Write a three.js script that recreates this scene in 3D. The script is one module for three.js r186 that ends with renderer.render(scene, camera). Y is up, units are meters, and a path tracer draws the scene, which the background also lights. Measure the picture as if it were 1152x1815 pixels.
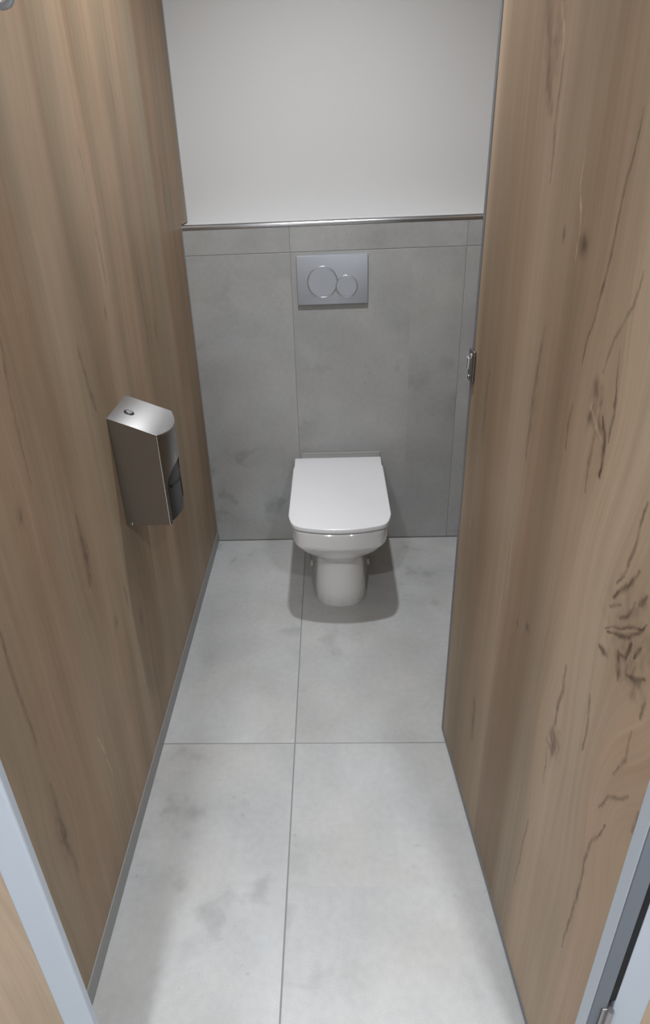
import * as THREE from 'three';
import { RoundedBoxGeometry } from 'three/addons/geometries/RoundedBoxGeometry.js';
import { mergeGeometries, mergeVertices, toCreasedNormals } from 'three/addons/utils/BufferGeometryUtils.js';

// ---------------------------------------------------------------- camera, light, exposure
const scene = new THREE.Scene();
scene.background = new THREE.Color(0x000000);
const camera = new THREE.PerspectiveCamera(2 * Math.atan(907.5 / 1171.1) * 180 / Math.PI, 1152 / 1815, 0.02, 30);
camera.rotation.order = 'YXZ';
camera.position.set(0.1354, 1.4703, 2.3941);
camera.rotation.set(-0.4954, 0.0506, -0.0447);
camera.setViewOffset(1152, 1815, 576 - 541.32, 907.5 - 891.37, 1152, 1815);
camera.updateProjectionMatrix();
const renderer = new THREE.WebGLRenderer({ antialias: true });
renderer.toneMapping = THREE.LinearToneMapping;
renderer.toneMappingExposure = 1.0;
renderer.shadowMap.enabled = true;
renderer.shadowMap.type = THREE.PCFSoftShadowMap;

// recessed ceiling lamps: [x, z, candela]; each gets its fitting in the builder below
const CEIL = 2.37;
const LAMPS = [
  { x: 0.11, z: 0.77, cd: 6.2, angle: 81, size: 1.6, label: 'round recessed ceiling lamp above the toilet cubicle' },
  { x: -0.28, z: 2.62, cd: 10.4, angle: 80, size: 3, label: 'round recessed ceiling lamp outside the cubicle, on the side of the partition with the dispenser' },
  { x: 0.667, z: 2.62, cd: 10.2, angle: 80, size: 3, label: 'round recessed ceiling lamp outside the cubicle, on the side of the open door' },
];

// ---------------------------------------------------------------- helpers
function rng(seed) { let a = seed >>> 0; return () => { a = (a + 0x6D2B79F5) >>> 0; let t = Math.imul(a ^ (a >>> 15), 1 | a); t = (t + Math.imul(t ^ (t >>> 7), 61 | t)) ^ t; return ((t ^ (t >>> 14)) >>> 0) / 4294967296; }; }
const PERM = new Uint8Array(512);
{ const r = rng(7), p = [...Array(256).keys()]; for (let i = 255; i > 0; i--) { const j = Math.floor(r() * (i + 1)); [p[i], p[j]] = [p[j], p[i]]; } for (let i = 0; i < 512; i++) PERM[i] = p[i & 255]; }
const GX = [], GY = []; for (let i = 0; i < 256; i++) { GX.push(Math.cos(i * 2.399963)); GY.push(Math.sin(i * 2.399963)); }
function noise(x, y) {
  const xi = Math.floor(x), yi = Math.floor(y), fx = x - xi, fy = y - yi, X = xi & 255, Y = yi & 255;
  const g = (i, j, dx, dy) => { const h = PERM[PERM[(X + i) & 255] + ((Y + j) & 255)]; return GX[h] * dx + GY[h] * dy; };
  const u = fx * fx * fx * (fx * (fx * 6 - 15) + 10), v = fy * fy * fy * (fy * (fy * 6 - 15) + 10);
  const a = g(0, 0, fx, fy), b = g(1, 0, fx - 1, fy), c = g(0, 1, fx, fy - 1), d = g(1, 1, fx - 1, fy - 1);
  return 1.4 * (a + (b - a) * u + (c - a) * v + (a - b - c + d) * u * v);
}
function fbm(x, y, o = 4) { let s = 0, a = 0.5; for (let i = 0; i < o; i++) { s += a * noise(x, y); x = x * 2.03 + 17.1; y = y * 2.03 + 5.7; a *= 0.5; } return s; }
const clamp = (x, a = 0, b = 1) => Math.min(b, Math.max(a, x));
const smooth = (a, b, x) => { const t = clamp((x - a) / (b - a)); return t * t * (3 - 2 * t); };
const srgb = (r, g, b) => new THREE.Color().setRGB(r / 255, g / 255, b / 255, THREE.SRGBColorSpace);

function makeTexture(w, h, fn, color = true) {          // fn(px, py from the bottom, out[3]) -> 0..255
  const d = new Uint8Array(w * h * 4), o = [0, 0, 0];
  for (let y = 0; y < h; y++) for (let x = 0; x < w; x++) { fn(x, y, o); const i = (y * w + x) * 4; d[i] = clamp(o[0], 0, 255); d[i + 1] = clamp(o[1], 0, 255); d[i + 2] = clamp(o[2], 0, 255); d[i + 3] = 255; }
  const t = new THREE.DataTexture(d, w, h, THREE.RGBAFormat);
  t.magFilter = THREE.LinearFilter; t.minFilter = THREE.LinearMipmapLinearFilter; t.generateMipmaps = true;
  t.wrapS = t.wrapT = THREE.RepeatWrapping; if (color) t.colorSpace = THREE.SRGBColorSpace; t.needsUpdate = true;
  return t;
}
const names = {};
function numbered(n) { const k = names[n] = (names[n] ?? -1) + 1; return k ? `${n}_${String(k).padStart(3, '0')}` : n; }
function finish(o) { o.castShadow = true; o.receiveShadow = true; return o; }
function mesh(name, geo, mat, parent) { const m = finish(new THREE.Mesh(geo, mat)); m.name = name; parent.add(m); return m; }
function group(name, x = 0, y = 0, z = 0) { const g = new THREE.Group(); g.name = name; g.position.set(x, y, z); scene.add(g); return g; }
function structure(name) { const g = group(name); g.userData.kind = 'structure'; return g; }
function thing(name, label, category, x = 0, y = 0, z = 0, grp) { const g = group(numbered(name), x, y, z); g.userData.label = label; g.userData.category = category; if (grp) g.userData.group = grp; return g; }
function box(x0, x1, y0, y1, z0, z1, r = 0) {
  const g = r ? new RoundedBoxGeometry(x1 - x0, y1 - y0, z1 - z0, 2, r) : new THREE.BoxGeometry(x1 - x0, y1 - y0, z1 - z0);
  g.translate((x0 + x1) / 2, (y0 + y1) / 2, (z0 + z1) / 2); return g;
}
// planar uv from positions: the two axes of the face that its normal does not point along, in metres (times scale, plus offset)
function uvMetres(g, su = 1, sv = 1, ou = 0, ov = 0) {
  const p = g.attributes.position, n = g.attributes.normal, uv = new Float32Array(p.count * 2);
  for (let i = 0; i < p.count; i++) {
    const ax = Math.abs(n.getX(i)), ay = Math.abs(n.getY(i)), az = Math.abs(n.getZ(i));
    let u, v;
    if (ax >= ay && ax >= az) { u = p.getZ(i); v = p.getY(i); } else if (az >= ay) { u = p.getX(i); v = p.getY(i); } else { u = p.getX(i); v = p.getZ(i); }
    uv[2 * i] = u * su + ou; uv[2 * i + 1] = v * sv + ov;
  }
  g.setAttribute('uv', new THREE.BufferAttribute(uv, 2)); return g;
}

// ---------------------------------------------------------------- wood decor
function distSeg(px, py, ax, ay, bx, by) { const dx = bx - ax, dy = by - ay, t = clamp(((px - ax) * dx + (py - ay) * dy) / (dx * dx + dy * dy + 1e-12)); return Math.hypot(px - ax - t * dx, py - ay - t * dy); }
// draws the dark checks, knots and pale scratches of the decor into a field the size of the texture
function featureField(w, h, W, H, lines, blobs) {
  const f = new Float32Array(w * h);
  const put = (x0, x1, y0, y1, fn) => {
    const a = Math.max(0, Math.floor(x0 / W * w)), b = Math.min(w - 1, Math.ceil(x1 / W * w)), c = Math.max(0, Math.floor(y0 / H * h)), d = Math.min(h - 1, Math.ceil(y1 / H * h));
    for (let y = c; y <= d; y++) for (let x = a; x <= b; x++) f[y * w + x] += fn((x + 0.5) / w * W, (y + 0.5) / h * H);
  };
  for (const [pts, width, dark] of lines) {
    let total = 0; const acc = [0];
    for (let i = 0; i + 1 < pts.length; i++) { total += Math.hypot(pts[i + 1][0] - pts[i][0], pts[i + 1][1] - pts[i][1]); acc.push(total); }
    const xs = pts.map(p => p[0]), ys = pts.map(p => p[1]), m = width * 4 + 0.006;
    put(Math.min(...xs) - m, Math.max(...xs) + m, Math.min(...ys) - m, Math.max(...ys) + m, (x, y) => {
      const qx = x + 0.004 * noise(x * 30, y * 22) + 0.0015 * noise(x * 160, y * 120);
      let best = 1e9, at = 0;
      for (let i = 0; i + 1 < pts.length; i++) {
        const dd = distSeg(qx, y, pts[i][0], pts[i][1], pts[i + 1][0], pts[i + 1][1]);
        if (dd < best) { best = dd; const L = acc[i + 1] - acc[i] || 1; at = (acc[i] + clamp(((qx - pts[i][0]) * (pts[i + 1][0] - pts[i][0]) + (y - pts[i][1]) * (pts[i + 1][1] - pts[i][1])) / (L * L)) * L) / (total || 1); }
      }
      const ww = width * (0.45 + 0.75 * Math.sin(Math.PI * clamp(at * 0.86 + 0.07))) * (1 + 0.5 * noise(y * 60, x * 60));
      return dark * Math.exp(-(best * best) / (ww * ww)) * (0.75 + 0.5 * noise(x * 90 + 3, y * 45));
    });
  }
  for (const [cx, cy, rx, ry, dark, rough] of blobs) put(cx - 3 * rx, cx + 3 * rx, cy - 3 * ry, cy + 3 * ry, (x, y) => {
    const ax = (x - cx) / rx + rough * noise(x * 90, y * 60), ay = (y - cy) / ry + rough * noise(x * 70 + 9, y * 50);
    return dark * Math.exp(-(ax * ax + ay * ay) * 1.2) * (0.75 + 0.6 * rough * noise(x * 240, y * 60));
  });
  return f;
}
const ramp = (stops, x) => { for (let i = 0; i + 1 < stops.length; i++) if (x <= stops[i + 1][0]) { const t = clamp((x - stops[i][0]) / (stops[i + 1][0] - stops[i][0])); return stops[i][1] + (stops[i + 1][1] - stops[i][1]) * t * t * (3 - 2 * t); } return stops[stops.length - 1][1]; };
function woodTexture({ w, h, W, H, seed, lines, blobs, bends, bands, tilt = 0, base = 0.5 }) {
  const feat = featureField(w, h, W, H, lines, blobs);
  const S = seed * 13.7;
  return makeTexture(w, h, (px, py, o) => {
    const x = (px + 0.5) / w * W, y = (py + 0.5) / h * H;
    let g = x + tilt * y + 0.020 * noise(x * 2.2 + S, y * 0.9) + 0.005 * noise(x * 9 + S, y * 3.1);
    for (const [bx, by, rx, ry, k] of bends) { const ax = (x - bx) / rx, ay = (y - by) / ry, e = ax * ax + ay * ay; if (e < 9) g -= k * (x - bx) * Math.exp(-e); }
    let t = base + ramp(bands, x + 0.03 * noise(x * 3 + S, y * 1.3));
    t += 0.36 * fbm(g * 6 + S, y * 0.6 + S, 3) + 0.22 * fbm(g * 14 + S, y * 0.9, 3) + 0.12 * fbm(x * 5 + S, y * 3.2 + S, 3) + 0.07 * noise(g * 62 + S, y * 1.3) + 0.06 * noise(g * 170, y * 2.6 + S) + 0.05 * noise(g * 420, y * 9);
    const pore = Math.max(0, noise(g * 620, y * 14 + S) - 0.35) * 0.14;
    t = clamp(t - pore);
    const red = fbm(g * 7 + 40 + S, y * 0.5 + 3, 3);
    const f = feat[py * w + px];
    const r0 = 122 + 66 * t, g0 = 101 + 65 * t, b0 = 77 + 65 * t;
    let r = r0 + 7 * red, gg = g0 - 3.5 * red, b = b0 - 6 * red;
    const k = clamp(f, -0.6, 0.9);
    if (k > 0) { r += (72 - r) * k; gg += (56 - gg) * k; b += (44 - b) * k; } else { r += (214 - r) * -k; gg += (196 - gg) * -k; b += (172 - b) * -k; }
    o[0] = r; o[1] = gg; o[2] = b;
  });
}
const DW = 0.9, DH = 2.1;
// [points along the door from its free edge and up from the floor], width, darkness
const doorLines = [
  [[[0.550, 1.166], [0.568, 1.152], [0.590, 1.138]], 0.0030, -0.35], [[[0.566, 1.19], [0.570, 1.165], [0.572, 1.145]], 0.0022, -0.3],
  [[[0.551, 1.49], [0.545, 1.44], [0.539, 1.402], [0.537, 1.367], [0.532, 1.321], [0.522, 1.28], [0.51, 1.243], [0.504, 1.209]], 0.0022, 0.55],
  [[[0.613, 1.34], [0.609, 1.301], [0.579, 1.259], [0.565, 1.215]], 0.0018, 0.4],
  [[[0.595, 1.251], [0.603, 1.211], [0.61, 1.174], [0.609, 1.141]], 0.002, 0.55],
  [[[0.586, 1.165], [0.6, 1.147], [0.602, 1.123], [0.604, 1.093]], 0.0032, 0.9],
  [[[0.572, 1.14], [0.57, 1.103], [0.577, 1.056]], 0.003, 0.5],
  [[[0.497, 1.15], [0.497, 1.115], [0.496, 1.084]], 0.0025, 0.5],
  [[[0.366, 1.22], [0.36, 1.16], [0.359, 1.079], [0.358, 1.007]], 0.006, 0.34],
  [[[0.717, 1.117], [0.715, 1.095], [0.714, 1.066], [0.707, 1.039], [0.704, 1.013], [0.693, 0.994]], 0.0024, 0.6],
  [[[0.731, 1.037], [0.719, 1.011], [0.692, 0.972]], 0.003, 0.7],
  [[[0.688, 0.957], [0.713, 0.976]], 0.0022, 0.5], [[[0.738, 0.998], [0.73, 0.974], [0.715, 0.958]], 0.0026, 0.6], [[[0.758, 1.021], [0.746, 1.0]], 0.003, 0.6],
  [[[0.69, 0.923], [0.718, 0.945], [0.765, 0.985]], 0.0020, 0.6], [[[0.697, 0.922], [0.743, 0.952], [0.767, 0.99]], 0.0022, 0.65],
  [[[0.700, 0.930], [0.728, 0.950], [0.758, 0.975]], 0.0014, -0.35],
  [[[0.686, 0.89], [0.703, 0.893]], 0.004, 0.8], [[[0.727, 0.918], [0.735, 0.904], [0.742, 0.884]], 0.003, 0.7],
  [[[0.75, 0.949], [0.746, 0.923], [0.734, 0.918]], 0.0032, 0.8], [[[0.768, 0.958], [0.761, 0.936]], 0.003, 0.7],
  [[[0.79, 0.93], [0.775, 0.915], [0.755, 0.905]], 0.003, 0.7], [[[0.80, 0.905], [0.797, 0.88]], 0.0026, 0.6],
  [[[0.615, 0.791], [0.617, 0.748], [0.611, 0.7], [0.616, 0.674]], 0.0036, 0.6], [[[0.604, 0.612], [0.613, 0.536]], 0.002, 0.45],
  [[[0.687, 0.809], [0.7, 0.761], [0.7, 0.717]], 0.0024, 0.55], [[[0.79, 0.851], [0.793, 0.806], [0.778, 0.761]], 0.0022, 0.5],
  [[[0.815, 0.77], [0.782, 0.721], [0.766, 0.684]], 0.0022, 0.5],
  [[[0.788, 0.678], [0.768, 0.613], [0.767, 0.561], [0.77, 0.518], [0.767, 0.43], [0.764, 0.351]], 0.0024, 0.62],
  [[[0.84, 0.772], [0.843, 0.75], [0.838, 0.735]], 0.004, 0.6], [[[0.588, 0.412], [0.584, 0.331], [0.577, 0.215]], 0.002, 0.4],
  [[[0.309, 1.56], [0.31, 1.486], [0.317, 1.411]], 0.003, 0.45],
  [[[0.225, 1.70], [0.235, 1.62], [0.252, 1.576], [0.264, 1.532], [0.285, 1.498]], 0.011, 0.42],
  [[[0.285, 1.62], [0.30, 1.585], [0.302, 1.56]], 0.0024, -0.4],
  [[[0.418, 1.453], [0.423, 1.411], [0.439, 1.363], [0.439, 1.324]], 0.0013, -0.55], [[[0.343, 0.86], [0.348, 0.80], [0.352, 0.72]], 0.0014, -0.4],
  [[[0.24, 0.36], [0.248, 0.325], [0.258, 0.244]], 0.008, 0.4], [[[0.128, 1.10], [0.12, 1.02], [0.118, 0.93]], 0.004, 0.3], [[[0.105, 0.76], [0.11, 0.70]], 0.003, 0.4],
];
const doorBlobs = [
  [0.557, 1.192, 0.010, 0.012, 0.6, 0.6], [0.566, 1.172, 0.016, 0.024, 0.42, 0.9], [0.553, 1.153, 0.008, 0.008, 0.6, 0.5], [0.584, 1.150, 0.009, 0.010, 0.55, 0.6], [0.457, 1.346, 0.013, 0.013, 0.9, 0.35],
  [0.745, 0.958, 0.05, 0.05, 0.22, 0.8], [0.620, 0.640, 0.017, 0.028, 0.75, 0.6], [0.607, 0.632, 0.005, 0.006, -0.7, 0.4], [0.28, 1.587, 0.014, 0.05, 0.3, 0.8], [0.463, 0.74, 0.010, 0.009, 0.7, 0.4], [0.755, 0.91, 0.03, 0.018, 0.3, 1.1],
  [0.42, 0.715, 0.006, 0.006, 0.45, 0.5], [0.39, 1.352, 0.005, 0.009, 0.6, 0.5],
];
const doorBends = [[0.567, 1.17, 0.06, 0.12, 0.75], [0.457, 1.346, 0.03, 0.06, 0.7], [0.75, 0.95, 0.10, 0.16, 0.85], [0.618, 0.646, 0.05, 0.11, 0.8], [0.28, 1.58, 0.05, 0.16, 0.7], [0.85, 0.70, 0.12, 0.16, 0.9]];
const doorBands = [[0, 0.10], [0.03, 0.08], [0.08, -0.16], [0.17, -0.18], [0.24, -0.06], [0.32, 0.04], [0.37, -0.22], [0.46, -0.22], [0.52, 0.04], [0.6, 0.18], [0.7, 0.20], [0.9, 0.16]];
const doorWood = woodTexture({ w: 1024, h: 2048, W: DW, H: DH, seed: 1, lines: doorLines, blobs: doorBlobs, bends: doorBends, bands: doorBands, base: 0.53 });

const PW = 2.1, PH = 2.1;   // partition decor, measured from its front end and up from the floor
const wallLines = [
  [[[1.706, 1.46], [1.715, 1.40], [1.70, 1.33], [1.69, 1.28]], 0.006, 0.4], [[[0.486, 1.233], [0.472, 1.158], [0.465, 1.076], [0.463, 0.996]], 0.004, 0.35],
  [[[0.778, 1.146], [0.794, 1.061], [0.809, 0.994]], 0.006, 0.4], [[[0.766, 0.574], [0.768, 0.515]], 0.004, 0.5], [[[0.461, 0.417], [0.474, 0.35]], 0.002, -0.4], [[[0.474, 0.34], [0.482, 0.27]], 0.0016, -0.35],
  [[[0.263, 0.52], [0.256, 0.44], [0.253, 0.364], [0.262, 0.28]], 0.006, 0.35], [[[0.26, 0.86], [0.255, 0.74], [0.262, 0.62]], 0.004, 0.4], [[[1.0, 1.50], [1.01, 1.36], [1.02, 1.22]], 0.006, 0.25],
  [[[0.60, 0.86], [0.60, 0.78], [0.594, 0.705]], 0.010, 0.3], [[[1.28, 1.2], [1.29, 1.1], [1.285, 0.99]], 0.006, 0.28], [[[0.74, 1.66], [0.745, 1.76], [0.735, 1.88]], 0.002, -0.4], [[[1.30, 1.62], [1.31, 1.5]], 0.005, 0.3],
];
const wallBlobs = [[0.604, 0.775, 0.014, 0.03, 0.42, 0.8], [0.592, 0.715, 0.012, 0.012, 0.35, 1.1], [0.834, 0.429, 0.012, 0.02, 0.4, 1.0], [0.251, 0.40, 0.014, 0.045, 0.45, 0.8], [0.403, 0.972, 0.008, 0.016, 0.5, 0.7], [0.677, 0.545, 0.010, 0.018, 0.35, 0.8], [0.98, 1.16, 0.006, 0.012, 0.4, 0.5], [1.38, 1.03, 0.008, 0.03, 0.4, 0.6]];
const wallBends = [[0.60, 0.75, 0.06, 0.14, 0.7], [0.834, 0.43, 0.05, 0.10, 0.6], [0.251, 0.40, 0.06, 0.14, 0.7], [0.403, 0.97, 0.04, 0.08, 0.6], [0.95, 1.35, 0.10, 0.35, 0.5]];
const wallBands = [[0, 0.14], [0.2, 0.08], [0.33, 0.10], [0.45, -0.08], [0.62, 0.06], [0.75, 0.10], [0.86, -0.06], [1.0, 0.02], [1.15, 0.02], [1.3, -0.06], [1.45, 0.06], [1.65, -0.05], [2.1, 0.04]];
const wallWood = woodTexture({ w: 2048, h: 2048, W: PW, H: PH, seed: 3, lines: wallLines, blobs: wallBlobs, bends: wallBends, bands: wallBands, tilt: -0.02, base: 0.30 });

// ---------------------------------------------------------------- concrete-look stoneware
const TS = 2.4;
function stoneTexture(seed) {
  return makeTexture(2048, 2048, (px, py, o) => {
    const x = px / 2048 * TS, y = py / 2048 * TS, S = seed * 31.3;
    const wx = x + 0.06 * fbm(x * 4 + S, y * 4, 3), wy = y + 0.06 * fbm(x * 4 + 9, y * 4 + S, 3);
    let t = 0.40 * fbm(wx * 2.6 + S, wy * 2.6, 4) + 0.30 * fbm(wx * 7 + S, wy * 7 + 4, 4) + 0.10 * noise(x * 60, y * 60 + S) + 0.10 * noise(x * 260, y * 260 + S);
    const stain = smooth(0.02, 0.45, fbm(wx * 9 + 60 + S, wy * 9 + 2, 4)) * smooth(-0.05, 0.3, fbm(wx * 2.2 + S + 5, wy * 2.2, 2));
    const speck = smooth(0.52, 0.75, noise(x * 75 + S, y * 75)) * smooth(0.0, 0.3, fbm(x * 5 + S, y * 5 + 8, 2));
    const warm = fbm(wx * 3.5 + 22 + S, wy * 3.5, 3);
    const v = 184 + 38 * t - 19 * stain - 12 * speck;
    o[0] = v + 3.0 * warm; o[1] = v + 0.5; o[2] = v - 1.0 - 4.0 * warm;
  });
}
const stoneFloor = stoneTexture(2), stoneWall = stoneTexture(5);

// ---------------------------------------------------------------- materials
const std = (c, roughness, metalness = 0, extra = {}) => new THREE.MeshStandardMaterial({ color: c, roughness, metalness, ...extra });
const brushed = makeTexture(512, 512, (x, y, o) => { const v = 128 + 70 * noise(x * 0.013, y * 0.55) + 40 * noise(x * 0.05 + 7, y * 1.3); o[0] = o[1] = o[2] = v; }, false);
const orange = makeTexture(512, 512, (x, y, o) => { const v = 128 + 60 * fbm(x * 0.09, y * 0.09, 3) * 2; o[0] = o[1] = o[2] = v; }, false);
const M = {
  plaster: std(srgb(217, 217, 216), 0.9, 0, { bumpMap: orange, bumpScale: 0.0006 }),
  ceiling: std(srgb(228, 228, 226), 0.95),
  corridor: std(srgb(226, 226, 225), 0.9),
  grout: std(srgb(140, 139, 136), 0.95),
  groutWall: std(srgb(150, 149, 146), 0.95),
  floorTile: std(0xffffff, 0.42, 0, { map: stoneFloor }),
  wallTile: std(0xebebeb, 0.45, 0, { map: stoneWall }),
  doorWood: std(0xffffff, 0.55, 0, { map: doorWood }),
  wallWood: std(0xffffff, 0.55, 0, { map: wallWood }),
  core: std(srgb(96, 82, 68), 0.8),
  alu: std(srgb(188, 196, 206), 0.42, 0.25),
  aluDark: std(srgb(128, 130, 134), 0.5, 0.35),
  channel: std(srgb(150, 150, 149), 0.5, 0.3),
  trim: std(srgb(170, 170, 171), 0.26, 1),
  rubber: std(srgb(11, 12, 14), 0.9),
  endStrip: std(srgb(104, 110, 118), 0.6),
  ceramic: new THREE.MeshPhysicalMaterial({ color: srgb(232, 231, 230), roughness: 0.22, clearcoat: 0.7, clearcoatRoughness: 0.06 }),
  seatPlastic: new THREE.MeshPhysicalMaterial({ color: srgb(236, 236, 237), roughness: 0.3, clearcoat: 0.4, clearcoatRoughness: 0.12 }),
  gasket: std(srgb(170, 170, 168), 0.7),
  cap: std(srgb(230, 230, 228), 0.3),
  matteChrome: std(srgb(182, 187, 195), 0.45, 0.4),
  chrome: std(srgb(222, 223, 225), 0.12, 1),
  steel: std(srgb(160, 158, 156), 0.30, 1, { bumpMap: brushed, bumpScale: 0.00006 }),
  steelDark: std(srgb(120, 118, 115), 0.32, 1),
  blackPlastic: new THREE.MeshPhysicalMaterial({ color: srgb(24, 24, 25), roughness: 0.42 }),
  glow: new THREE.MeshStandardMaterial({ color: 0xffffff, emissive: 0xf3f6ff, emissiveIntensity: 4, roughness: 0.6 }),
  lampRing: std(srgb(235, 235, 235), 0.5),
};

// ---------------------------------------------------------------- floor with tiles
const XL = -0.3637, XR = 0.70, ZF = 1.90, RX0 = -0.95, RX1 = 1.25, RZ1 = 4.0, ZW = -0.11, LEDGE = 1.247;
{
  const f = structure('floor');
  mesh('screed', box(RX0 - 0.1, RX1 + 0.1, -0.12, -0.0015, ZW - 0.1, RZ1 + 0.1), M.grout, f);
  const xs = [-1.59, -0.79, 0.010, 0.81, 1.61], zs = [-0.111, 1.089, 2.289, 3.489, 4.689], r = rng(11), j = 0.0014;
  for (let a = 0; a + 1 < xs.length; a++) for (let b = 0; b + 1 < zs.length; b++) {
    const x0 = Math.max(xs[a], RX0) + j, x1 = Math.min(xs[a + 1], RX1) - j, z0 = Math.max(zs[b], b ? -9 : 0.001) + j, z1 = Math.min(zs[b + 1], RZ1) - j;
    if (x1 - x0 < 0.01 || z1 - z0 < 0.01) continue;
    const g = uvMetres(box(x0, x1, -0.010, 0, z0, z1, 0.001), 1 / TS, 1 / TS, r(), r());
    mesh('tile', g, M.floorTile, f);
  }
}
// ---------------------------------------------------------------- back wall: plaster above, tiled box-out below, ledge
{
  const w = structure('wall_back');
  mesh('plaster', box(RX0 - 0.1, RX1 + 0.1, 0, CEIL, ZW - 0.1, ZW), M.plaster, w);
  mesh('cistern_casing', box(RX0, RX1, 0, LEDGE - 0.012, ZW, -0.0012), M.groutWall, w);
  mesh('ledge', box(RX0, RX1, LEDGE - 0.0119, LEDGE - 0.001, ZW, -0.0135), M.plaster, w);
  const xs = [-1.2, -0.6, 0, 0.6, 1.2, 1.8], ys = [0.002, 1.1505, 1.234], r = rng(23), j = 0.0010;
  for (let a = 0; a + 1 < xs.length; a++) for (let b = 0; b < 2; b++) {
    const x0 = Math.max(xs[a], RX0) + j, x1 = Math.min(xs[a + 1], RX1) - j;
    if (x1 - x0 < 0.01) continue;
    mesh('tile', uvMetres(box(x0, x1, ys[b] + j, ys[b + 1] - (b ? 0 : j), -0.010, 0, 0.001), 1 / TS, 1 / TS, r(), r()), M.wallTile, w);
  }
}
{ // metal edge profile along the ledge, rounded to the front
  const s = new THREE.Shape(); s.moveTo(0.011, 1.2335); s.lineTo(-0.0015, 1.2335); s.lineTo(-0.0015, 1.241);
  for (let k = 1; k <= 8; k++) { const a = k / 8 * Math.PI / 2; s.lineTo(-0.0015 + 0.008 * (1 - Math.cos(a)), 1.241 + 0.008 * Math.sin(a)); }
  s.lineTo(0.013, 1.249); s.lineTo(0.013, 1.2335);
  let g = new THREE.ExtrudeGeometry(s, { depth: XR - XL - 0.002, bevelEnabled: false, curveSegments: 8 });
  g.rotateY(Math.PI / 2); g.translate(XL + 0.001, 0, 0); // shape x -> -z, depth -> x
  g = toCreasedNormals(g, 0.6);
  const t = structure('trim_1'); mesh('edge_profile', g, M.trim, t);
}
// ---------------------------------------------------------------- room shell outside the cubicle
{
  const c = structure('ceiling'); mesh('ceiling_board', box(RX0 - 0.1, RX1 + 0.1, CEIL, CEIL + 0.1, ZW - 0.1, RZ1 + 0.1), M.ceiling, c);
  const a = structure('wall_far_left'); mesh('plaster', box(RX0 - 0.1, RX0, 0, CEIL, ZW, RZ1), M.corridor, a);
  const b = structure('wall_far_right'); mesh('plaster', box(RX1, RX1 + 0.1, 0, CEIL, ZW, RZ1), M.corridor, b);
  const d = structure('wall_front'); mesh('plaster', box(RX0 - 0.1, RX1 + 0.1, 0, CEIL, RZ1, RZ1 + 0.1), M.corridor, d);
}
// ---------------------------------------------------------------- cubicle partitions
const PT = 0.028, PTOP = 2.1;
function partition(name, face, side) {     // side: -1 panel lies to the left of its face, 1 to the right
  const w = structure(name), x0 = side < 0 ? face - PT : face, x1 = side < 0 ? face : face + PT;
  const s = new THREE.Shape(); s.moveTo(-(ZF - 0.028), 0.048); s.lineTo(0, 0.048); s.lineTo(0, LEDGE + 0.004); s.lineTo(-ZW, LEDGE + 0.004); s.lineTo(-ZW, PTOP); s.lineTo(-(ZF - 0.028), PTOP); s.closePath();
  let g = new THREE.ExtrudeGeometry(s, { depth: PT, bevelEnabled: false });
  g.rotateY(Math.PI / 2); g.translate(x0, 0, 0);
  const p = g.attributes.position, uv = g.attributes.uv;
  for (let i = 0; i < p.count; i++) uv.setXY(i, (1.9 - p.getZ(i)) / PW, p.getY(i) / PH);
  mesh('panel', g, M.wallWood, w);
  const e = 0.003, c0 = side < 0 ? x0 - e : x0 - e, c1 = x1 + e;
  mesh('floor_channel', box(c0, c1, 0, 0.050, 0.0005, ZF - 0.028, 0.0012), M.channel, w);
  mesh('wall_channel', box(c0 + 0.001, c1 - 0.001, 0.0505, LEDGE + 0.003, 0.0005, 0.010, 0.001), M.channel, w);
  mesh('wall_channel', box(c0 + 0.001, c1 - 0.001, LEDGE + 0.0045, PTOP, ZW + 0.0005, ZW + 0.010, 0.001), M.channel, w);
  return w;
}
partition('wall_left', XL, -1);
partition('wall_right', XR, 1);
{ // front panels either side of the doorway, each with an aluminium post
  const l = structure('wall_front_left'), JL = -0.247;
  mesh('panel', uvMetres(box(RX0 + 0.002, JL - 0.046, 0.002, PTOP, ZF - 0.014, ZF - 0.002, 0.001), 1 / DW, 1 / DH, 1.12, 0), M.doorWood, l);
  mesh('post', box(JL - 0.047, JL, 0.001, PTOP, ZF - 0.015, ZF, 0.004), M.alu, l);
  const r = structure('wall_front_right'), JR = 0.5140;
  mesh('panel', uvMetres(box(JR + 0.046, RX1 - 0.002, 0.002, PTOP, ZF - 0.027, ZF - 0.003, 0.001), 1 / DW, 1 / DH, 0.06, 0), M.doorWood, r);
  mesh('post', box(JR, JR + 0.047, 0.001, PTOP, ZF - 0.028, ZF, 0.002), M.alu, r);
  mesh('rubber_seal', box(JR - 0.0108, JR - 0.0002, 0.40, PTOP - 0.02, ZF - 0.026, ZF + 0.0004, 0.0006), M.rubber, r);
}
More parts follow.
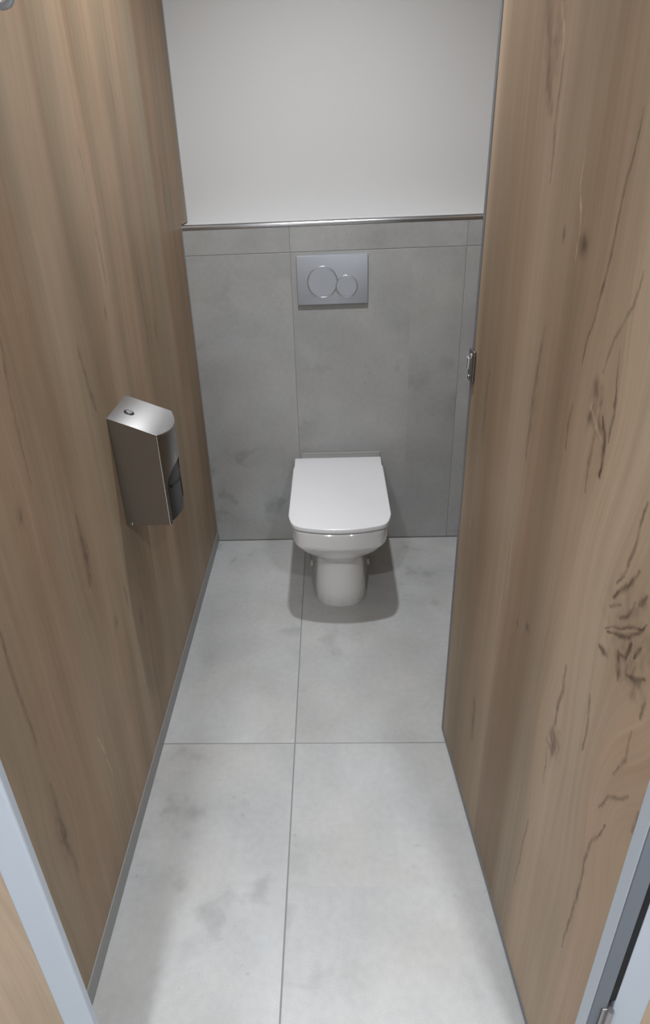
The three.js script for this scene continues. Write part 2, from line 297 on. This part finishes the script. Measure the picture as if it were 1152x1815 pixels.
// ---------------------------------------------------------------- the open door
{
  const d = structure('door_1'); d.position.set(0.483, 0, 1.905); d.rotation.y = 0.0674;
  const L = 0.866, T = 0.022, B = 0.006, TOP = 2.06;
  const leaf = box(0, T, B + 0.012, TOP - 0.012, -L + 0.012, -0.020);
  const p = leaf.attributes.position, uv = leaf.attributes.uv;
  for (let i = 0; i < p.count; i++) uv.setXY(i, (p.getZ(i) + L) / DW, p.getY(i) / DH);
  mesh('leaf', leaf, M.doorWood, d);
  const e = 0.0015;
  mesh('edge_profile', box(-e, T + e, B, TOP, -L, -L + 0.016, 0.003), M.aluDark, d);
  mesh('bottom_profile', box(-e, T + e, B, B + 0.016, -L + 0.016, -0.024, 0.003), M.aluDark, d);
  mesh('top_profile', box(-e, T + e, TOP - 0.016, TOP, -L + 0.016, -0.024, 0.003), M.aluDark, d);
  mesh('hinge_profile', box(-e, T, B, TOP, -0.024, -0.003, 0.0015), M.alu, d);
  mesh('end_strip', box(-e + 0.0004, T - 0.002, B, TOP, -0.0029, 0, 0.0008), M.endStrip, d);
  for (const y of [0.335, 1.75]) {
    const h = mesh('hinge', box(0.012, 0.0275, y, y + 0.055, -0.012, 0.004, 0.002), M.steel, d);
    const k = new THREE.CylinderGeometry(0.0045, 0.0045, 0.06, 20); k.translate(0.0225, y + 0.0275, 0.0055); mesh('knuckle', k, M.steel, h);
  }
  // indicator latch at the free edge
  const latch = mesh('latch', box(-0.006, T + 0.006, 1.025, 1.092, -L - 0.004, -L + 0.030, 0.003), M.steelDark, d);
  mesh('bolt', box(0.002, 0.014, 1.055, 1.066, -L - 0.034, -L - 0.002, 0.002), M.chrome, latch);
  mesh('bolt_guide', box(-0.010, 0.004, 1.048, 1.073, -L - 0.012, -L + 0.004, 0.003), M.chrome, latch);
  const s = new THREE.SphereGeometry(0.0055, 16, 12); s.scale(0.7, 1, 1); s.translate(-0.0075, 1.081, -L + 0.020); mesh('screw', s, M.chrome, latch);
  const s2 = new THREE.SphereGeometry(0.0045, 16, 12); s2.scale(0.6, 1, 1); s2.translate(-0.0068, 1.034, -L + 0.008); mesh('screw', s2, M.steel, latch);
}

// ---------------------------------------------------------------- toilet
// horizontal outline: straight back, straight sides, superelliptic front; centre x = 0
function outline(hw, zb, zf, a, n, N = 40) {
  const pts = [[-hw, zb], [-hw, zb + (zf - a - zb) * 0.5]];
  for (let k = 0; k <= N; k++) { const t = Math.PI * k / N, c = Math.cos(t), s = Math.sin(t); pts.push([-Math.sign(c) * hw * Math.abs(c) ** (2 / n), zf - a + a * s ** (2 / n)]); }
  pts.push([hw, zb + (zf - a - zb) * 0.5], [hw, zb]);
  return pts;
}
// rim outline: gently bowed front between tight corners
function rimOutline(hw, zb, zf, drop = 0.10, N = 40) {
  const f = x => zf - 1.34 * x * x - (drop - 1.34 * hw * hw) * Math.abs(x / hw) ** 18, pts = [[-hw, zb], [-hw, zb + (zf - drop - zb) * 0.5]];
  for (let k = 0; k <= N; k++) { const x = -hw * Math.sign(Math.cos(Math.PI * k / N)) * Math.abs(Math.cos(Math.PI * k / N)) ** 0.6; pts.push([x, f(x)]); }
  pts.push([hw, zb + (zf - drop - zb) * 0.5], [hw, zb]);
  return pts;
}
const mixO = (A, B, t) => A.map((p, i) => [p[0] + (B[i][0] - p[0]) * t, p[1] + (B[i][1] - p[1]) * t]);
// foot outline: slim rounded front, wider towards the wall
function footOutline(hw, wide, zb, zf, a, n) { return outline(hw, zb, zf, a, n).map(([x, z]) => [x * (1 + (wide / hw - 1) * smooth(zf - 0.10, zf - 0.20, z)), z]); }
function loft(sections) {        // [y, outline]
  const n = sections[0][1].length, pos = [], idx = [];
  for (const [y, o] of sections) for (const [x, z] of o) pos.push(x, y, z);
  for (let i = 0; i + 1 < sections.length; i++) for (let k = 0; k < n; k++) { const a = i * n + k, b = i * n + (k + 1) % n, c = a + n, d = b + n; idx.push(a, b, d, a, d, c); }
  const cap = (i, up) => { const c = pos.length / 3, o = sections[i][1]; pos.push(0, sections[i][0], o.reduce((s, q) => s + q[1], 0) / n); for (let k = 0; k < n; k++) { const a = i * n + k, b = i * n + (k + 1) % n; up ? idx.push(a, b, c) : idx.push(b, a, c); } };
  cap(0, false); cap(sections.length - 1, true);
  const g = new THREE.BufferGeometry(); g.setAttribute('position', new THREE.Float32BufferAttribute(pos, 3)); g.setIndex(idx);
  return toCreasedNormals(g, 0.75);
}
function plate(pts, y0, y1, r) {   // flat slab with rounded edges from an outline in x, z
  const s = new THREE.Shape(pts.map(([x, z]) => new THREE.Vector2(x, -z)));
  const g = new THREE.ExtrudeGeometry(s, { depth: y1 - y0 - 2 * r, bevelEnabled: true, bevelThickness: r, bevelSize: r, bevelOffset: -r, bevelSegments: 4, curveSegments: 8 });
  g.rotateX(-Math.PI / 2); g.translate(0, y0 + r, 0); return toCreasedNormals(g, 0.5);
}
{
  const t = thing('toilet', 'white ceramic floor-standing toilet with closed squarish lid', 'toilet', 0.150, 0, 0.006);
  const foot = [[0.000, 0.094, 0.110, 0.462], [0.004, 0.0955, 0.112, 0.464], [0.05, 0.092, 0.110, 0.459], [0.11, 0.087, 0.106, 0.451], [0.15, 0.0845, 0.104, 0.447], [0.172, 0.0845, 0.104, 0.4465]];
  const sections = foot.map(([y, hw, wide, zf]) => [y, footOutline(hw, wide, 0, zf, 0.105, 2.5)]);
  const under = [[0.188, 0.0865, 0.105, 0.4520, 0.03], [0.200, 0.091, 0.108, 0.4640, 0.1], [0.214, 0.099, 0.113, 0.4800, 0.2], [0.230, 0.109, 0.119, 0.4990, 0.34], [0.246, 0.1185, 0.127, 0.5180, 0.5], [0.262, 0.128, 0.134, 0.5360, 0.65], [0.278, 0.137, 0.141, 0.5510, 0.8], [0.292, 0.1445, 0.147, 0.5625, 0.9], [0.303, 0.1505, 0.1515, 0.5710, 1], [0.311, 0.1555, 0.1555, 0.5780, 1]];
  for (const [y, hw, wide, zf, t] of under) sections.push([y, mixO(footOutline(hw, wide, 0, zf, 0.105, 2.5), rimOutline(hw, 0, zf, 0.10), t)]);
  for (const [y, hw, zf] of [[0.318, 0.1588, 0.5828], [0.326, 0.1598, 0.5842], [0.345, 0.1604, 0.5852], [0.3675, 0.1610, 0.5862], [0.3715, 0.1604, 0.5856], [0.3740, 0.1588, 0.5838], [0.3748, 0.1565, 0.5815]]) sections.push([y, rimOutline(hw, 0, zf)]);
  mesh('bowl', loft(sections), M.ceramic, t);
  mesh('seat', plate(rimOutline(0.150, 0.10, 0.574), 0.3755, 0.3838, 0.002), M.seatPlastic, t);
  const lo = rimOutline(0.1685, 0.134, 0.594);
  lo.splice(0, 1, [-0.1660, 0.046], [-0.1650, 0.118], [-0.1685, 0.134]); lo.splice(lo.length - 1, 1, [0.1685, 0.134], [0.1650, 0.118], [0.1660, 0.046]);
  mesh('lid', plate(lo, 0.3845, 0.401, 0.003), M.seatPlastic, t);
  mesh('hinge_bar', box(-0.14, 0.14, 0.3755, 0.3848, 0.052, 0.095, 0.003), M.seatPlastic, t);
  mesh('wall_gasket', box(-0.142, 0.168, 0.05, 0.401, -0.0055, -0.0005, 0.002), M.gasket, t);
  for (const s of [-1, 1]) { const c = new THREE.CylinderGeometry(0.011, 0.012, 0.008, 24); c.rotateZ(Math.PI / 2); c.translate(s * 0.1075, 0.062, 0.268); mesh('bolt_cap', c, M.cap, t); }
}
// ---------------------------------------------------------------- flush plate
{
  const t = thing('flush_plate', 'matte silver dual flush plate with two round buttons on tiled wall', 'flush plate', 0.1428, 0.975, 0.0004);
  const rr = (w, h, r) => { const s = new THREE.Shape(); s.moveTo(-w / 2 + r, 0); s.lineTo(w / 2 - r, 0); s.quadraticCurveTo(w / 2, 0, w / 2, r); s.lineTo(w / 2, h - r); s.quadraticCurveTo(w / 2, h, w / 2 - r, h); s.lineTo(-w / 2 + r, h); s.quadraticCurveTo(-w / 2, h, -w / 2, h - r); s.lineTo(-w / 2, r); s.quadraticCurveTo(-w / 2, 0, -w / 2 + r, 0); return s; };
  const g = new THREE.ExtrudeGeometry(rr(0.246, 0.164, 0.004), { depth: 0.009, bevelEnabled: true, bevelThickness: 0.003, bevelSize: 0.002, bevelOffset: -0.002, bevelSegments: 3, curveSegments: 6 });
  mesh('cover', toCreasedNormals(g, 0.5), M.matteChrome, t);
  const A = [-0.0345, 0.0765, 0.0515], B = [0.0490, 0.0600, 0.0365], Z = 0.012;
  const disc = ([x, y, r], dz) => { const c = new THREE.CylinderGeometry(r - 0.0022, r - 0.0014, 0.002, 64); c.rotateX(Math.PI / 2); c.translate(x, y, Z + dz); return c; };
  const ring = ([x, y, r], other) => {
    const pts = []; for (let k = 0; k <= 120; k++) { const a = k / 120 * Math.PI * 2 + (other ? Math.atan2(other[1] - y, other[0] - x) : 0); const q = [x + r * Math.cos(a), y + r * Math.sin(a)]; if (!other || Math.hypot(q[0] - other[0], q[1] - other[1]) > other[2] + 0.001) pts.push(new THREE.Vector3(q[0], q[1], Z)); }
    if (!other) pts.pop();
    return new THREE.TubeGeometry(new THREE.CatmullRomCurve3(pts, !other), 120, 0.0019, 8, !other);
  };
  const ba = mesh('large_button', disc(A, 0.0004), M.matteChrome, t); mesh('ring', ring(A, B), M.chrome, ba);
  const bb = mesh('small_button', disc(B, 0.0012), M.matteChrome, t); mesh('ring', ring(B), M.chrome, bb);
}
// ---------------------------------------------------------------- steel paper dispenser on the left partition
{
  const t = thing('paper_dispenser', 'stainless steel dispenser with bowed front and black opening on wooden partition', 'dispenser', XL + 0.0008, 0.684, 0.9615);
  // local: x out from the partition, z along it, y up
  const HW = 0.0765, D = 0.104, SAG = 0.020, topY = x => 0.273 - 0.043 * x / D;
  const arc = (s) => { const z = HW * (1 - 2 * s); return [D + SAG * (1 - (z / HW) ** 2), z]; };     // s 0 = near side, 1 = far side
  const N = 48, w0 = 0.06, w1 = 0.94;
  const winTop = s => { const q = (s - 0.5) / (0.5 - w0); return 0.094 + 0.044 * Math.sqrt(Math.max(0, 1 - Math.abs(q) ** 2.2)); };
  const cols = []; for (let k = 0; k <= N; k++) cols.push(k / N); cols.push(w0 - 1e-4, w0 + 1e-4, w1 - 1e-4, w1 + 1e-4); cols.sort((a, b) => a - b);
  const strip = (inset, lowF, highF, rows, flip) => {
    const pos = [], idx = [];
    cols.forEach(s => { const [x, z] = arc(s); for (let r = 0; r <= rows; r++) { const lo = lowF(s), hi = highF(s, x - inset); pos.push(x - inset, lo + (hi - lo) * r / rows, z); } });
    for (let c = 0; c + 1 < cols.length; c++) for (let r = 0; r < rows; r++) { const a = c * (rows + 1) + r, b = a + rows + 1; flip ? idx.push(a, a + 1, b, b, a + 1, b + 1) : idx.push(a, b, a + 1, b, b + 1, a + 1); }
    const g = new THREE.BufferGeometry(); g.setAttribute('position', new THREE.Float32BufferAttribute(pos, 3)); g.setIndex(idx); g.computeVertexNormals(); return uvMetres(g, 6, 6);
  };
  const low = s => (s > w0 && s < w1 ? winTop(s) : 0);
  const front = mergeGeometries([strip(0, low, (s, x) => topY(x), 6, false), strip(0.0012, low, (s, x) => topY(x), 6, true)]);
  const facing = new THREE.MeshStandardMaterial().copy(M.steel); facing.side = THREE.DoubleSide;
  mesh('front_cover', front, facing, t);
  // side walls
  const side = z => { const s = new THREE.Shape(); s.moveTo(0, 0); s.lineTo(D, 0); s.lineTo(D, topY(D)); s.lineTo(0, topY(0)); s.closePath(); const g = new THREE.ExtrudeGeometry(s, { depth: 0.0012, bevelEnabled: false }); g.translate(0, 0, z); return uvMetres(g, 6, 6); };
  mesh('side_wall', side(HW - 0.0012), M.steel, t); mesh('side_wall', side(-HW), M.steel, t);
  for (const s of [1, -1]) mesh('corner_fold', new THREE.CylinderGeometry(0.0014, 0.0014, topY(D) - 0.001, 12).translate(D - 0.0006, topY(D) / 2, s * (HW - 0.0006)), M.chrome, t);
  // sloping top with the bowed outline
  const ts = new THREE.Shape(); ts.moveTo(0, HW); for (let k = 0; k <= 32; k++) { const [x, z] = arc(k / 32); ts.lineTo(x + 0.0008, z + (k === 0 ? 0.0006 : k === 32 ? -0.0006 : 0)); } ts.lineTo(0, -HW); ts.closePath();
  const tg = new THREE.ExtrudeGeometry(ts, { depth: 0.0016, bevelEnabled: true, bevelThickness: 0.001, bevelSize: 0.001, bevelSegments: 3 });
  { const p = tg.attributes.position; for (let i = 0; i < p.count; i++) { const x = p.getX(i), y = p.getY(i), z = p.getZ(i); p.setXYZ(i, x, topY(x) + z - 0.0004, y); } const ix = tg.index; tg.computeVertexNormals(); }
  const topMat = new THREE.MeshPhysicalMaterial({ color: M.steel.color, roughness: 0.34, metalness: 1, anisotropy: 0.85, anisotropyRotation: Math.PI / 2, side: THREE.DoubleSide });
  const top = mesh('top_cover', uvMetres(toCreasedNormals(tg, 0.4), 6, 6), topMat, t);
  const tilt = -Math.atan(0.043 / D);
  const lockBits = new THREE.Group(); lockBits.position.set(0.030, topY(0.030) + 0.0018, 0.012); lockBits.rotation.z = tilt; lockBits.name = 'lock'; t.add(lockBits);
  mesh('recess_ring', new THREE.TorusGeometry(0.0098, 0.0024, 10, 32).rotateX(Math.PI / 2), M.blackPlastic, lockBits);
  mesh('cylinder_core', new THREE.CylinderGeometry(0.0075, 0.0085, 0.005, 24).translate(0, 0.0005, 0), M.chrome, lockBits);
  mesh('back_plate', box(0, 0.0012, 0, topY(0) - 0.001, -HW + 0.001, HW - 0.001), M.steel, t);
  mesh('floor_plate', box(0.001, D - 0.004, 0.0, 0.0012, -HW + 0.0015, HW - 0.0015), M.steelDark, t);
  // black insert behind the opening
  const insert = mergeGeometries([strip(0.0055, s => 0.002, s => 0.165, 8, false)]);
  const im = new THREE.MeshPhysicalMaterial().copy(M.blackPlastic); im.side = THREE.DoubleSide;
  const ins = mesh('black_insert', insert, im, t);
  const lip = new THREE.TubeGeometry(new THREE.CatmullRomCurve3([0.2, 0.3, 0.4, 0.5, 0.6, 0.7, 0.8].map(s => { const [x, z] = arc(s); return new THREE.Vector3(x - 0.0065, 0.082 + 0.02 * Math.abs(s - 0.5), z); })), 24, 0.004, 10);
  mesh('pull_lip', lip, im, ins);
  mesh('rivet', new THREE.SphereGeometry(0.0028, 14, 10).translate(0.012, 0.006, HW + 0.0005), M.chrome, t);
}
// ---------------------------------------------------------------- coat hook high on the left partition
{
  const t = thing('coat_hook', 'pale metal coat hook high on the wooden partition', 'hook', XL + 0.0005, 1.652, 1.232);
  const bp = new THREE.CylinderGeometry(0.016, 0.017, 0.005, 28); bp.rotateZ(Math.PI / 2); bp.translate(0.0025, 0.045, 0); mesh('base_plate', bp, M.alu, t);
  const path = new THREE.CatmullRomCurve3([[0.004, 0.045, 0], [0.018, 0.040, 0], [0.026, 0.022, 0], [0.034, 0.012, 0], [0.048, 0.016, 0], [0.054, 0.034, 0]].map(p => new THREE.Vector3(...p)));
  const arm = mesh('hook_arm', new THREE.TubeGeometry(path, 40, 0.0055, 12), M.alu, t);
  mesh('knob', new THREE.SphereGeometry(0.0085, 18, 14).translate(0.054, 0.038, 0), M.alu, arm);
}
// ---------------------------------------------------------------- recessed ceiling lamps
for (const l of LAMPS) {
  const t = thing('ceiling_lamp', l.label, 'ceiling lamp', l.x, CEIL, l.z, 'recessed ceiling lamps');
  const ring = new THREE.LatheGeometry([[0.034, 0.0], [0.036, -0.004], [0.044, -0.006], [0.052, -0.004], [0.053, 0.0]].map(p => new THREE.Vector2(...p)), 48);
  const rm = new THREE.MeshStandardMaterial().copy(M.lampRing); rm.side = THREE.DoubleSide;
  mesh('trim_ring', ring, rm, t);
  mesh('lamp_glass', new THREE.CylinderGeometry(0.033, 0.033, 0.002, 40).translate(0, -0.0012, 0), M.glow, t);
  const s = new THREE.SpotLight(0xf5f9ff, l.cd, 0, l.angle * Math.PI / 180, 1, 2);
  s.position.set(l.x, CEIL - 0.012, l.z); s.target.position.set(l.x, 0, l.z); s.castShadow = true; s.shadow.radius = l.size; s.shadow.mapSize.set(2048, 2048); s.shadow.bias = -0.0005;
  scene.add(s, s.target);
}

renderer.render(scene, camera);
